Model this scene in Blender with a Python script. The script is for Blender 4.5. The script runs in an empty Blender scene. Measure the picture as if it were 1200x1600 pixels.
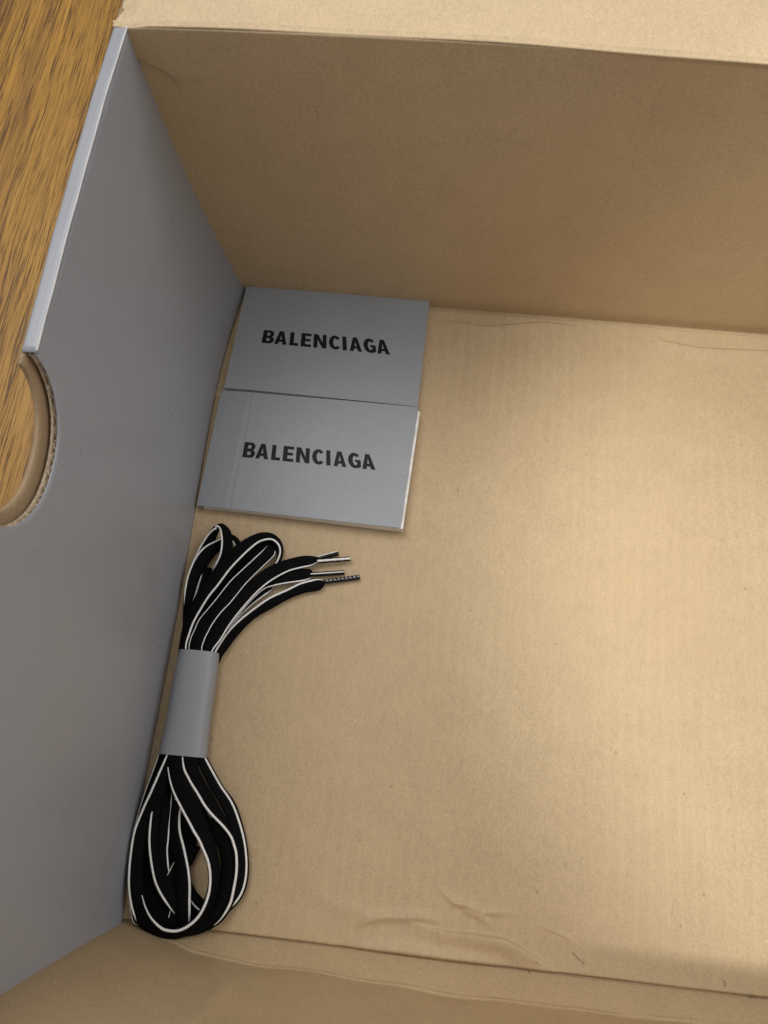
import bpy, bmesh, math, random
import numpy as np
from mathutils import Vector, Matrix
random.seed(7); rng = np.random.default_rng(7)
sc = bpy.context.scene
COL = sc.collection

# ------------------------------------------------------------------ camera
CP = np.array([0.1187, 0.0785, 0.3851])
CR = np.array([[0.9944334401927772, -0.09268277508497486, 0.05012021776594901],
               [0.10370207314249635, 0.945123928730372, -0.3098171063179293],
               [-0.018655107941433154, 0.3132900613549921, 0.9494742357767686]])
FPX = 1208.7
cd = bpy.data.cameras.new('camera'); cam = bpy.data.objects.new('camera', cd); COL.objects.link(cam)
M4 = Matrix([list(CR[i]) + [CP[i]] for i in range(3)] + [[0, 0, 0, 1]])
cam.matrix_world = M4
cd.sensor_fit = 'VERTICAL'; cd.sensor_height = 36.0; cd.lens = FPX / 1600 * 36
cd.clip_start = 0.01; cd.clip_end = 50
cd.dof.use_dof = True; cd.dof.focus_distance = 0.385; cd.dof.aperture_fstop = 22.0
sc.camera = cam
sc.view_settings.view_transform = 'Standard'; sc.view_settings.look = 'None'
sc.view_settings.exposure = 0.0; sc.view_settings.gamma = 1.0

# ------------------------------------------------------------------ room light (indoor, ceiling lamp plus added fill and spots)
w = bpy.data.worlds.new('World'); sc.world = w; w.use_nodes = True
w.node_tree.nodes['Background'].inputs[0].default_value = (1.0, 0.975, 0.95, 1)
w.node_tree.nodes['Background'].inputs[1].default_value = 0.36

def aim(o, loc, tgt):
    o.location = loc
    d = Vector(tgt) - Vector(loc)
    o.rotation_euler = d.to_track_quat('-Z', 'Y').to_euler()

def area(name, loc, tgt, sx, sy, power, col):
    l = bpy.data.lights.new(name, 'AREA'); l.shape = 'RECTANGLE'; l.size = sx; l.size_y = sy
    l.energy = power; l.color = col
    o = bpy.data.objects.new(name, l); COL.objects.link(o); aim(o, loc, tgt); return o

area('ceiling_panel_lamp', (-0.5, 1.0, 1.9), (0.15, 0.2, 0), 1.2, 1.2, 22, (1.0, 0.975, 0.94))
area('added_side_fill', (1.7, 0.75, 1.5), (0.1, 0.2, 0), 1.2, 1.2, 14, (1.0, 0.98, 0.96))  # added fill for soft light from the room's right side, lifts the grey wall
sp = bpy.data.lights.new('added_pool_spot', 'SPOT'); sp.energy = 114; sp.color = (1.0, 0.985, 0.90)  # added spot; its cone edge stands in for the unbuilt phone's shadow edge
sp.spot_size = math.radians(15.5); sp.spot_blend = 0.20; sp.shadow_soft_size = 0.05
spo = bpy.data.objects.new('added_pool_spot', sp); COL.objects.link(spo)
aim(spo, (0.50, -0.28, 2.0), (0.437, 0.19, 0.0))
s2 = bpy.data.lights.new('added_back_spot', 'SPOT'); s2.energy = 36; s2.color = (1.0, 0.97, 0.92)  # added spot; brightens the back floor so the lower middle looks shaded
s2.spot_size = math.radians(12.5); s2.spot_blend = 1.0; s2.shadow_soft_size = 0.12
s2o = bpy.data.objects.new('added_back_spot', s2); COL.objects.link(s2o)
aim(s2o, (0.28, -0.22, 2.0), (0.17, 0.285, 0.03))

# ------------------------------------------------------------------ projection helpers (places measured on real planes)
def ray(px, py):
    d = CR @ np.array([(px - 600) / FPX, (800 - py) / FPX, -1.0]); return d
def uz(px, py, z=0.0):
    d = ray(px, py); t = (z - CP[2]) / d[2]; return CP + t * d
def uy(px, py, y):
    d = ray(px, py); t = (y - CP[1]) / d[1]; return CP + t * d
def ux(px, py, x):
    d = ray(px, py); t = (x - CP[0]) / d[0]; return CP + t * d
def proj(P):
    c = CR.T @ (np.asarray(P) - CP); return np.array([600 + FPX * c[0] / -c[2], 800 - FPX * c[1] / -c[2]])

D = 0.33; H = 0.174; W = 0.43

# ------------------------------------------------------------------ object helpers
def tag(o, label=None, cat=None, group=None, kind=None):
    if label: o['label'] = label
    if cat: o['category'] = cat
    if group: o['group'] = group
    if kind: o['kind'] = kind
    return o
def empty(name, loc=(0, 0, 0)):
    o = bpy.data.objects.new(name, None); COL.objects.link(o); o.location = loc; o.empty_display_size = 0.02; return o
def mesh_obj(name, verts, faces, mat, parent=None, smooth=True):
    me = bpy.data.meshes.new(name); me.from_pydata([tuple(map(float, v)) for v in verts], [], faces); me.update()
    if smooth: me.shade_smooth()
    me.materials.append(mat)
    o = bpy.data.objects.new(name, me); COL.objects.link(o)
    if parent:
        o.parent = parent
        root = parent
        off = Vector((0, 0, 0))
        while root: off += Vector(root.location); root = root.parent
        o.location = -off
    return o
def grid_faces(nu, nv, flip=False, keep=None):
    f = []
    for i in range(nu - 1):
        for j in range(nv - 1):
            q = [i * nv + j, (i + 1) * nv + j, (i + 1) * nv + j + 1, i * nv + j + 1]
            if keep is not None and not keep(i, j): continue
            f.append(q[::-1] if flip else q)
    return f
def sheet(name, P, mat, parent, thick=None, flip=False, offset=-1):
    """P: array nu x nv x 3; solidified to a board of real thickness"""
    nu, nv = P.shape[:2]
    o = mesh_obj(name, P.reshape(-1, 3), grid_faces(nu, nv, flip), mat, parent)
    if thick:
        m = o.modifiers.new('board', 'SOLIDIFY'); m.thickness = thick; m.offset = offset
    return o
def cr_spline(pts, n):
    """centripetal-ish Catmull-Rom resample; pts k x d -> n x d"""
    P = np.asarray(pts, float); k = len(P)
    seg = np.linalg.norm(np.diff(P[:, :2], axis=0), axis=1) ** 0.5
    t = np.concatenate([[0], np.cumsum(np.maximum(seg, 1e-6))])
    m = np.zeros_like(P)
    for i in range(k):
        a = max(i - 1, 0); b = min(i + 1, k - 1)
        m[i] = (P[b] - P[a]) / (t[b] - t[a])
    out = []
    for s in np.linspace(0, t[-1], n):
        i = min(np.searchsorted(t, s, side='right') - 1, k - 2)
        h = t[i + 1] - t[i]; u = (s - t[i]) / h
        out.append((2*u**3 - 3*u**2 + 1) * P[i] + (u**3 - 2*u**2 + u) * h * m[i] + (-2*u**3 + 3*u**2) * P[i+1] + (u**3 - u**2) * h * m[i+1])
    return np.array(out)
def seg_dist(X, Y, pl):
    """signed distance to polyline (sign by side) and param along it"""
    best = np.full(X.shape, 1e9); sgn = np.zeros(X.shape); par = np.zeros(X.shape)
    L = len(pl) - 1
    for i in range(L):
        a = pl[i]; b = pl[i + 1]; d = b - a; l2 = d @ d
        t = np.clip(((X - a[0]) * d[0] + (Y - a[1]) * d[1]) / l2, 0, 1)
        dx = X - a[0] - t * d[0]; dy = Y - a[1] - t * d[1]
        r = np.hypot(dx, dy); c = d[0] * (Y - a[1]) - d[1] * (X - a[0])
        k = r < best
        best = np.where(k, r, best); sgn = np.where(k, np.sign(c), sgn); par = np.where(k, (i + t) / L, par)
    return best, sgn, par

# ------------------------------------------------------------------ materials
class NT:
    def __init__(s, name):
        s.m = bpy.data.materials.new(name); s.m.use_nodes = True; s.t = s.m.node_tree
        s.b = s.t.nodes['Principled BSDF']
    def n(s, typ, **kw):
        x = s.t.nodes.new(typ)
        for k, v in kw.items():
            if k in x.inputs.keys() if isinstance(k, str) else False: x.inputs[k].default_value = v
            else: setattr(x, k, v)
        return x
    def l(s, a, b): s.t.links.new(a, b)
    def coords(s, scale=(1, 1, 1), rot=(0, 0, 0), loc=(0, 0, 0)):
        tc = s.n('ShaderNodeNewGeometry'); mp = s.n('ShaderNodeMapping')
        mp.inputs['Scale'].default_value = scale; mp.inputs['Rotation'].default_value = rot; mp.inputs['Location'].default_value = loc
        s.l(tc.outputs['Position'], mp.inputs['Vector']); return mp.outputs[0]
    def noise(s, vec, scale, detail=3, rough=.55, dist=0.0):
        x = s.n('ShaderNodeTexNoise'); x.inputs['Scale'].default_value = scale; x.inputs['Detail'].default_value = detail
        x.inputs['Roughness'].default_value = rough; x.inputs['Distortion'].default_value = dist
        s.l(vec, x.inputs['Vector']); return x.outputs['Fac']
    def ramp(s, fac, stops):
        r = s.n('ShaderNodeValToRGB'); e = r.color_ramp.elements
        while len(e) < len(stops): e.new(0.5)
        for i, (p, c) in enumerate(stops):
            e[i].position = p; e[i].color = (*c, 1) if len(c) == 3 else c
        s.l(fac, r.inputs[0]); return r.outputs[0]
    def mix(s, fac, a, b, mode='MIX'):
        x = s.n('ShaderNodeMix'); x.data_type = 'RGBA'; x.blend_type = mode
        for sock, v in ((x.inputs[0], fac), (x.inputs[6], a), (x.inputs[7], b)):
            if isinstance(v, (int, float)): sock.default_value = v
            elif isinstance(v, tuple): sock.default_value = (*v, 1)
            else: s.l(v, sock)
        return x.outputs[2]
    def math(s, op, a, b=None):
        x = s.n('ShaderNodeMath'); x.operation = op
        for sock, v in ((x.inputs[0], a), (x.inputs[1], b)):
            if v is None: continue
            if isinstance(v, (int, float)): sock.default_value = v
            else: s.l(v, sock)
        return x.outputs[0]
    def bump(s, h, strength, dist):
        x = s.n('ShaderNodeBump'); x.inputs['Strength'].default_value = strength; x.inputs['Distance'].default_value = dist
        s.l(h, x.inputs['Height']); s.l(x.outputs[0], s.b.inputs['Normal']); return x
    def fin(s, col, rough, spec=0.4):
        if isinstance(col, tuple): s.b.inputs['Base Color'].default_value = (*col, 1)
        else: s.l(col, s.b.inputs['Base Color'])
        if isinstance(rough, (int, float)): s.b.inputs['Roughness'].default_value = rough
        else: s.l(rough, s.b.inputs['Roughness'])
        s.b.inputs['Specular IOR Level'].default_value = spec
        return s.m

def kraft(name, base, ribs=0.5, rough=.62, spec=.35):
    s = NT(name)
    dk = tuple(c * .70 for c in base); lt = tuple(min(1, c * 1.24) for c in base)
    pos = s.coords()
    fine = s.noise(s.coords((1, 1, 1)), 1250, 2, .6)          # pulp grain
    fib = s.noise(s.coords((1, .35, 1)), 620, 2, .6, .6)       # fibres
    mid = s.noise(pos, 60, 4, .6)
    big = s.noise(pos, 9, 3, .55)
    c = s.ramp(fine, [(.28, dk), (.5, base), (.74, lt)])
    c = s.mix(.28, c, s.ramp(fib, [(.32, dk), (.52, base), (.72, lt)]))
    c = s.mix(.35, c, s.ramp(mid, [(.3, tuple(b * .86 for b in base)), (.7, tuple(min(1, b * 1.08) for b in base))]))
    c = s.mix(s.math('MULTIPLY', s.ramp(big, [(.40, (0, 0, 0)), (.68, (1, 1, 1))]), .16), c, (base[0] * .92, base[1] * .80, base[2] * .78))
    # flecks in the pulp: few dark, few pale
    v = s.n('ShaderNodeTexVoronoi'); v.inputs['Scale'].default_value = 95; s.l(s.coords((1, .8, 1)), v.inputs['Vector'])
    vc = s.n('ShaderNodeSeparateColor'); s.l(v.outputs['Color'], vc.inputs[0])
    spot = s.math('MULTIPLY', s.math('LESS_THAN', v.outputs['Distance'], .055), s.math('GREATER_THAN', vc.outputs[0], .60))
    c = s.mix(s.math('MULTIPLY', spot, .45), c, (base[0] * .38, base[1] * .33, base[2] * .3))
    v2 = s.n('ShaderNodeTexVoronoi'); v2.inputs['Scale'].default_value = 130; s.l(s.coords((.8, 1, 1), loc=(3, 1, 2)), v2.inputs['Vector'])
    vc2 = s.n('ShaderNodeSeparateColor'); s.l(v2.outputs['Color'], vc2.inputs[0])
    spot2 = s.math('MULTIPLY', s.math('LESS_THAN', v2.outputs['Distance'], .06), s.math('GREATER_THAN', vc2.outputs[0], .75))
    c = s.mix(s.math('MULTIPLY', spot2, .45), c, (min(1, base[0] * 1.5), min(1, base[1] * 1.55), min(1, base[2] * 1.7)))
    # relief of the fluting showing through the liner, pitch about 6.5 mm
    sep = s.n('ShaderNodeSeparateXYZ'); s.l(s.coords(), sep.inputs[0])
    wob = s.math('MULTIPLY', s.noise(s.coords((1, .3, .3)), 40, 2), .006)
    wave = s.math('SINE', s.math('MULTIPLY', s.math('ADD', sep.outputs[0], wob), 2 * math.pi / .0066))
    wave = s.math('POWER', s.math('MULTIPLY', s.math('ADD', wave, 1.0), .5), 3.0)
    wm = s.math('MULTIPLY', s.ramp(s.noise(s.coords(loc=(.4, .2, 0)), 13, 2), [(.40, (.15, .15, .15)), (.65, (1, 1, 1))]), wave)
    h = s.math('ADD', s.math('MULTIPLY', wm, ribs), s.math('MULTIPLY', fine, .5))
    h = s.math('ADD', h, s.math('MULTIPLY', mid, .8))
    s.bump(h, .35, .00022)
    c = s.mix(s.math('MULTIPLY', wm, .17 * ribs), c, lt)
    return s.fin(c, rough, spec)

KR = (0.480, 0.358, 0.216)
M_floor = kraft('kraft_floor', KR, 1.0)
M_wall = kraft('kraft_wall', (0.52, 0.385, 0.232), .45)
M_front = kraft('kraft_front', (0.46, 0.34, 0.20), .35)
M_lid = kraft('kraft_lid', (0.64, 0.495, 0.31), .15)  # same cardboard as the floor, lightened to carry the lid's fuller light

def grey_paper(name, base, rough=.42, grain=.10, spec=.5):
    s = NT(name)
    fine = s.noise(s.coords(), 1500, 2, .6); mid = s.noise(s.coords(), 45, 4, .6)
    c = s.ramp(fine, [(.3, tuple(b * (1 - grain) for b in base)), (.7, tuple(b * (1 + grain) for b in base))])
    c = s.mix(.3, c, s.ramp(mid, [(.3, tuple(b * .92 for b in base)), (.7, tuple(b * 1.06 for b in base))]))
    s.bump(s.math('ADD', s.math('MULTIPLY', fine, .35), s.math('MULTIPLY', s.noise(s.coords(), 38, 1, .4), .6)), .22, .0002)
    r = s.ramp(mid, [(.3, (rough - .05,) * 3), (.7, (rough + .08,) * 3)])
    return s.fin(c, r, spec)
M_greywall = grey_paper('grey_coated_board', (0.315, 0.332, 0.372), .31, .05)
M_grey = grey_paper('grey_booklet_paper', (0.272, 0.289, 0.317), .46, .15)
M_band = grey_paper('grey_band_paper', (0.272, 0.289, 0.317), .44, .13)

s = NT('black_ink'); s.fin((0.009, 0.009, 0.010), .45, .16); M_ink = s.m
s = NT('white_pages')
n = s.noise(s.coords((1, 1, 30)), 160, 2); M_pages = s.fin(s.ramp(n, [(.35, (.66, .64, .60)), (.6, (.84, .83, .80))]), .7, .3)
s = NT('black_woven_lace')
wv = s.noise(s.coords(), 2600, 2, .6)
s.bump(wv, .5, .0003); M_lace = s.fin(s.ramp(wv, [(.3, (.0022, .0022, .0026)), (.75, (.008, .008, .009))]), .9, .06)
s = NT('white_cord')
wv = s.noise(s.coords(), 1400, 2, .6)
s.bump(wv, .5, .0003); M_cord = s.fin(s.ramp(wv, [(.25, (.66, .66, .65)), (.6, (.90, .90, .89))]), .75, .2)
s = NT('black_plastic_tip'); M_tip = s.fin((.006, .006, .008), .22, .35)
s = NT('raw_board_edge')
nz = s.noise(s.coords(), 700, 3, .6); s.bump(nz, .6, .0004)
M_edge = s.fin(s.ramp(nz, [(.3, (.30, .22, .14)), (.65, (.60, .50, .37))]), .85, .2)
M_brownply = kraft('kraft_ply', (0.36, 0.255, 0.15), 0)
s = NT('white_scuff_highlight'); M_scuff_highlight = s.fin((.62, .61, .62), .6, .3)

# oak with dark open pores, grain running nearly along the box's short side
def oak():
    s = NT('oak_wood')
    ang = math.radians(-4.5)
    def lc(ys, loc=(0, 0, 0)): return s.coords((1, ys, 1), (0, 0, ang), loc)
    warp = s.math('MULTIPLY', s.noise(lc(.3), 14, 3), .012)
    cmb = s.n('ShaderNodeCombineXYZ'); s.l(warp, cmb.inputs[0])
    def wv(ys, loc=(0, 0, 0)):
        a = s.n('ShaderNodeVectorMath'); a.operation = 'ADD'; s.l(lc(ys, loc), a.inputs[0]); s.l(cmb.outputs[0], a.inputs[1]); return a.outputs[0]
    bands = s.noise(wv(.05), 60, 4, .6)
    streak = s.noise(wv(.022, (2, 0, 0)), 800, 4, .65)
    c = s.ramp(bands, [(.30, (.27, .120, .016)), (.46, (.40, .200, .028)), (.60, (.52, .265, .034)), (.80, (.60, .335, .05))])
    c = s.mix(.55, c, s.ramp(streak, [(.34, (.20, .088, .012)), (.50, (.44, .222, .031)), (.70, (.58, .32, .055))]))
    dens = s.ramp(s.noise(wv(.035, (5, 0, 0)), 120, 3, .55), [(.46, (.10, .10, .10)), (.62, (1, 1, 1))])
    th = s.math('SUBTRACT', .585, s.math('MULTIPLY', dens, .13))
    p = s.math('MULTIPLY', s.math('SUBTRACT', s.noise(wv(.022, (9, 0, 0)), 1600, 3, .6), th), 16.0)
    p = s.math('MINIMUM', s.math('MAXIMUM', p, 0.0), 1.0)
    seam = s.ramp(s.noise(wv(.035, (1, 0, 0)), 120, 2, .5), [(.60, (0, 0, 0)), (.70, (1, 1, 1))])
    c = s.mix(s.math('MULTIPLY', seam, .42), c, (.24, .115, .024))
    c = s.mix(s.math('MULTIPLY', p, .9), c, (.10, .042, .010))
    s.bump(s.math('SUBTRACT', 1.0, p), .4, .0003)
    return s.fin(c, .40, .4)
M_oak = oak()

# ------------------------------------------------------------------ table
bm = bmesh.new(); bmesh.ops.create_cube(bm, size=1)
for v in bm.verts: v.co = Vector((v.co.x * 1.5 + .1, v.co.y * 1.0 + .2, v.co.z * .03 - .0195))
bmesh.ops.bevel(bm, geom=bm.edges[:], offset=.004, segments=3, affect='EDGES')
me = bpy.data.meshes.new('wooden_table'); bm.to_mesh(me); bm.free(); me.materials.append(M_oak)
tb = bpy.data.objects.new('wooden_table', me); COL.objects.link(tb)
tag(tb, 'honey coloured oak table top with dark open grain, under the shoebox', 'table')

# ------------------------------------------------------------------ shoebox
BOX = empty('shoebox', (0.2, 0.16, -0.003))
tag(BOX, 'open brown cardboard shoebox with a grey end wall cut by a half-moon finger hole', 'shoebox')

# measured lines
lf = [uz(*p) for p in [(382, 452), (366, 500), (357, 533), (338, 607), (306, 797), (288, 900), (242, 1150), (234.6, 1187), (192, 1441)]]
lfy = np.array([p[1] for p in lf])[::-1]; lfx = np.array([p[0] for p in lf])[::-1]
fx = np.polyfit(lfy, lfx, 4)
def x_floor(y): return np.polyval(fx, np.clip(y, -.004, D))
lt_ = [uz(*p, H) for p in [(54, 555), (109, 337), (154, 165), (193, 36)]]
gx = np.polyfit([p[1] for p in lt_], [p[0] for p in lt_], 1)
def x_top(y): return np.polyval(gx, y)
# back-left edge bow
bl = [uy(*p, D) for p in [(213, 53), (235, 110), (256, 163), (288, 253), (307, 297), (345, 375), (377, 443)]]
blz = np.array([p[2] for p in bl]); blx = np.array([p[0] for p in bl])
bp = np.polyfit(blz, blx, 3)
def x_left(y, z):
    v = np.clip(z / H, 0, 1.1)
    base = x_floor(y) * (1 - v) + x_top(y) * v
    corner = np.polyval(bp, z) - (x_floor(D) * (1 - v) + x_top(D) * v)
    return base + corner * np.clip(1 - (D - y) / .10, 0, 1) ** 2
bf_ = [uz(*p) for p in [(672, 480), (900, 499), (1200, 523)]]
gb = np.polyfit([p[0] for p in bf_], [p[1] for p in bf_], 1)
bt_ = [uz(*p, H) for p in [(213, 43), (400, 47), (600, 57), (900, 78), (1200, 102)]]
gt = np.polyfit([p[0] for p in bt_], [p[1] for p in bt_], 2)
def y_back(x, z):
    v = np.clip(z / H, 0, 1.1); xx = np.clip(x, -.01, .30)
    return np.polyval(gb, np.clip(x, 0, .4)) * (1 - v) + np.polyval(gt, xx) * v
ff_ = [uz(*p) for p in [(192, 1441), (340, 1457), (600, 1489.5), (827, 1520), (1200, 1562)]]
gf = np.polyfit([p[0] for p in ff_], [p[1] for p in ff_], 2)
def y_front(x): return np.polyval(gf, np.clip(x, 0, .34))

# floor panel: one sheet with real creases
xs = np.linspace(-.004, W + .002, 560); ys = np.concatenate([np.linspace(-.012, .055, 190), np.linspace(.055, .295, 170)[1:], np.linspace(.295, D + .006, 90)[1:]])
X, Y = np.meshgrid(xs, ys, indexing='ij')
Z = np.zeros_like(X)
def P2(pts): return [uz(*p)[:2] for p in pts]
def ridge(pts, amp, wid, taper=True, asym=0.0):
    global Z
    d, sg, t = seg_dist(X, Y, P2(pts))
    k = 2.8 * amp * np.exp(-(d / wid) ** 2) * (np.sin(np.pi * np.clip(t, .02, .98)) ** .6 if taper else 1)
    if asym: k = k * (1 + asym * sg)
    Z = Z + k
def step(pts, amp, wid, fall):
    global Z
    d, sg, t = seg_dist(X, Y, P2(pts)); sd = d * sg
    env = np.sin(np.pi * np.clip(t, 0.0, 1.0)) ** .7
    Z = Z + 3.0 * amp * env * np.where(sd < 0, np.exp(-(sd / fall) ** 2), np.exp(-(sd / wid) ** 2))
ridge([(560, 1446), (575, 1436), (600, 1432), (660, 1433), (692, 1440)], .00055, .0022)
step([(640, 1443), (695, 1457), (740, 1462), (785, 1468), (809, 1480), (836, 1498), (874, 1524)], .0010, .0009, .006)
ridge([(690, 1390), (710, 1411), (731, 1414), (755, 1425), (800, 1427)], .00045, .0014)
ridge([(720, 1418), (750, 1432), (770, 1448)], .00035, .0016)
ridge([(560, 1482), (620, 1483), (690, 1494), (740, 1500), (790, 1510)], .0008, .003)
ridge([(687, 1440), (688, 1470), (690, 1503)], .0003, .0007)
ridge([(840, 1445), (880, 1460), (905, 1478)], .00018, .0012)
ridge([(490, 1400), (540, 1420), (590, 1432)], .0002, .003)
step([(690, 500), (760, 512), (850, 505), (905, 512)], .00035, .0007, .006)
step([(1020, 525), (1040, 535), (1090, 545), (1120, 547), (1200, 550), (1260, 552)], .0004, .0007, .006)
ridge([(930, 1545), (1050, 1550), (1180, 1565)], .0003, .002)
for i in range(26):
    cx, cy = rng.uniform(.05, .4), rng.uniform(.02, .31); a = rng.uniform(0, math.pi); L = rng.uniform(.006, .03)
    dd = ((X - cx) * math.cos(a) + (Y - cy) * math.sin(a)) / L; ee = (-(X - cx) * math.sin(a) + (Y - cy) * math.cos(a)) / rng.uniform(.002, .006)
    Z = Z + rng.uniform(-.00012, .00012) * np.exp(-dd**2 - ee**2)
Z = Z + .0004 * np.sin(X * 21 + 1.3) * np.sin(Y * 17 + .5)
for yf in (y_front(X), np.polyval(gb, np.clip(X, 0, .4))): Z = Z - .0024 * np.exp(-((Y - yf) / .0008) ** 2)   # scored fold lines
Z[:, ys < -.0005] = np.minimum(Z[:, ys < -.0005], 0)
fl = sheet('floor_panel', np.stack([X, Y, Z], -1), M_floor, BOX, .0024)

s = NT('dark_fibre'); M_fib = s.fin((.06, .042, .025), .9, .1)
for pts in ([(894, 1487), (902, 1496), (913, 1506)], [(826, 1516), (828, 1521), (829.5, 1525)], [(1131, 1532), (1133, 1537), (1132, 1541)], [(1170, 1560), (1175, 1557), (1182, 1559)], [(253, 1141), (244, 1147)], [(868, 1005), (872, 1007)]):
    q = cr_spline(np.array([uz(*p, .0004) for p in pts]), 10); vv, ff = [], []
    for i, p in enumerate(q):
        t = q[min(i + 1, 9)] - q[max(i - 1, 0)]; t /= np.linalg.norm(t); nn = np.array([-t[1], t[0], 0]) * .00009
        vv += [p + nn, p - nn, p + [0, 0, .00016]]
    for i in range(9):
        for k in range(3): ff.append((i*3 + k, i*3 + (k+1) % 3, i*3 + 3 + (k+1) % 3, i*3 + 3 + k))
    mesh_obj('fibre', vv, ff, M_fib, fl)

# back wall with a peeled paper edge near the corner
xs = np.concatenate([np.linspace(-.006, .04, 110), np.linspace(.04, W + .002, 230)[1:]]); zs = np.linspace(-.001, H - .0002, 260)
X, Zz = np.meshgrid(xs, zs, indexing='ij')
Yb = y_back(X, Zz)
pl = [uy(*p, D + .004)[[0, 2]] for p in [(200, 46), (225, 60), (260, 78), (272, 86), (280, 93), (284, 104), (294, 117)]]
d, sg, t = seg_dist(X, Zz, pl)
Yb = Yb - .0008 * np.where(sg > 0, np.exp(-(d / .012) ** 2), np.exp(-(d / .0006) ** 2)) * np.clip((1 - t) * 2.5, 0, 1)
Yb = Yb + .0007 * np.sin(X * 19 + .4) * np.sin(Zz * 26) + .0009 * np.exp(-((Zz) / .006) ** 2)
for i in range(22):
    cx, cy = rng.uniform(0, .4), rng.uniform(.01, .165); a = rng.uniform(0, math.pi); L = rng.uniform(.005, .03)
    dd = ((X - cx) * math.cos(a) + (Zz - cy) * math.sin(a)) / L; ee = (-(X - cx) * math.sin(a) + (Zz - cy) * math.cos(a)) / rng.uniform(.002, .006)
    Yb = Yb + rng.uniform(-.00012, .00012) * np.exp(-dd**2 - ee**2)
sheet('back_wall', np.stack([X, Yb, Zz], -1), M_wall, BOX, .0028, flip=False)

# front wall: short turned-up strip below a crease, then the wall
cre = [(195, 1443), (225, 1455), (250, 1466), (277, 1477), (300, 1489), (325, 1495), (375, 1504), (415, 1511), (560, 1532), (650, 1547), (746, 1562), (821, 1571), (920, 1582), (1200, 1611)]
cx_, cc_ = [], []
for p in cre:
    lo, hi = 0.0, .03
    for _ in range(40):
        m = (lo + hi) / 2; q = uz(*p, 1.7 * m)
        if q[1] < y_front(q[0]) - m: lo = m      # still in front of the strip plane
        else: hi = m
    q = uz(*p, 1.7 * lo); cx_.append(q[0]); cc_.append(lo)
def cdep(x): return np.maximum(np.interp(x, cx_, cc_), .0004)
print('crease', np.round(cc_, 4))
xs = np.linspace(-.004, W + .002, 300)
vs = np.concatenate([np.linspace(0, 1, 40), 1 + np.linspace(0, 1, 90)[1:] ** 1.6])
X, V = np.meshgrid(xs, vs, indexing='ij')
c = cdep(X); zc = 1.7 * c
wig = .0003 * np.sin(X * 160) + .0003 * np.sin(X * 71 + 1)
zz = np.where(V <= 1, V * zc, zc + (V - 1) * (H + .002 - zc))
yy = y_front(X) - np.where(V <= 1, V * c, c + .035 * (zz - zc)) + wig * np.exp(-((V - 1) / .08) ** 2)
yy = yy + .0009 * (.75 + .35 * np.sin(X * 95) * np.sin(X * 37 + 2)) * np.exp(-((zz - zc - .0004 * np.sin(X * 130)) / .0008) ** 2) * np.clip(c / .006, 0, 1)
yy = yy + .0006 * np.sin(X * 23 + zz * 31) * np.clip((zz - zc) / .03, 0, 1)
zz = zz - .001
def wrinkle(p, q, amp, wd):
    global yy
    a = uy(*p, -.008)[[0, 2]]; b = uy(*q, -.008)[[0, 2]]
    d, sg, t = seg_dist(X, zz, [a, b]); yy = yy + amp * np.exp(-(d / wd) ** 2) * np.sin(np.pi * np.clip(t, .02, .98))
wrinkle((300, 1590), (370, 1520), .0006, .003); wrinkle((210, 1580), (300, 1500), .0004, .004); wrinkle((340, 1500), (420, 1560), -.0004, .003)
sheet('front_wall', np.stack([X, yy, zz], -1), M_front, BOX, .0028, flip=True)

# far end wall (beyond the frame) closes the box
ys = np.linspace(-.006, D + .004, 12); zs = np.linspace(-.001, H, 12)
Y, Zz = np.meshgrid(ys, zs, indexing='ij')
sheet('end_wall', np.stack([np.full_like(Y, W) + .03 * Zz, Y, Zz], -1), M_greywall, BOX, .004, flip=True, offset=-1)

# near end wall with the finger hole ------------------------------------------------
TH = .0052
hole_in = [(54, 555), (62, 561), (73, 577), (82.5, 598), (89, 624), (92, 652), (92, 681), (87, 712), (79, 742), (66, 771), (47, 793), (24, 810), (0, 819)]
def on_left(px, py, off):
    x = -.006
    for _ in range(12):
        q = ux(px, py, x); x = float(x_left(q[1], min(max(q[2], 0), H))) - off
    return ux(px, py, x)
hin = np.array([on_left(*p, 0)[1:] for p in hole_in])
print('hole in', np.round(hin, 4).tolist())
hout = np.array([on_left(*p, TH)[1:] for p in [(28, 561), (37.5, 581), (45, 606), (50, 634), (50, 671), (43, 703), (30, 735), (14, 765), (0, 780)]])
print('hole out', np.round(hout, 4).tolist())
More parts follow.
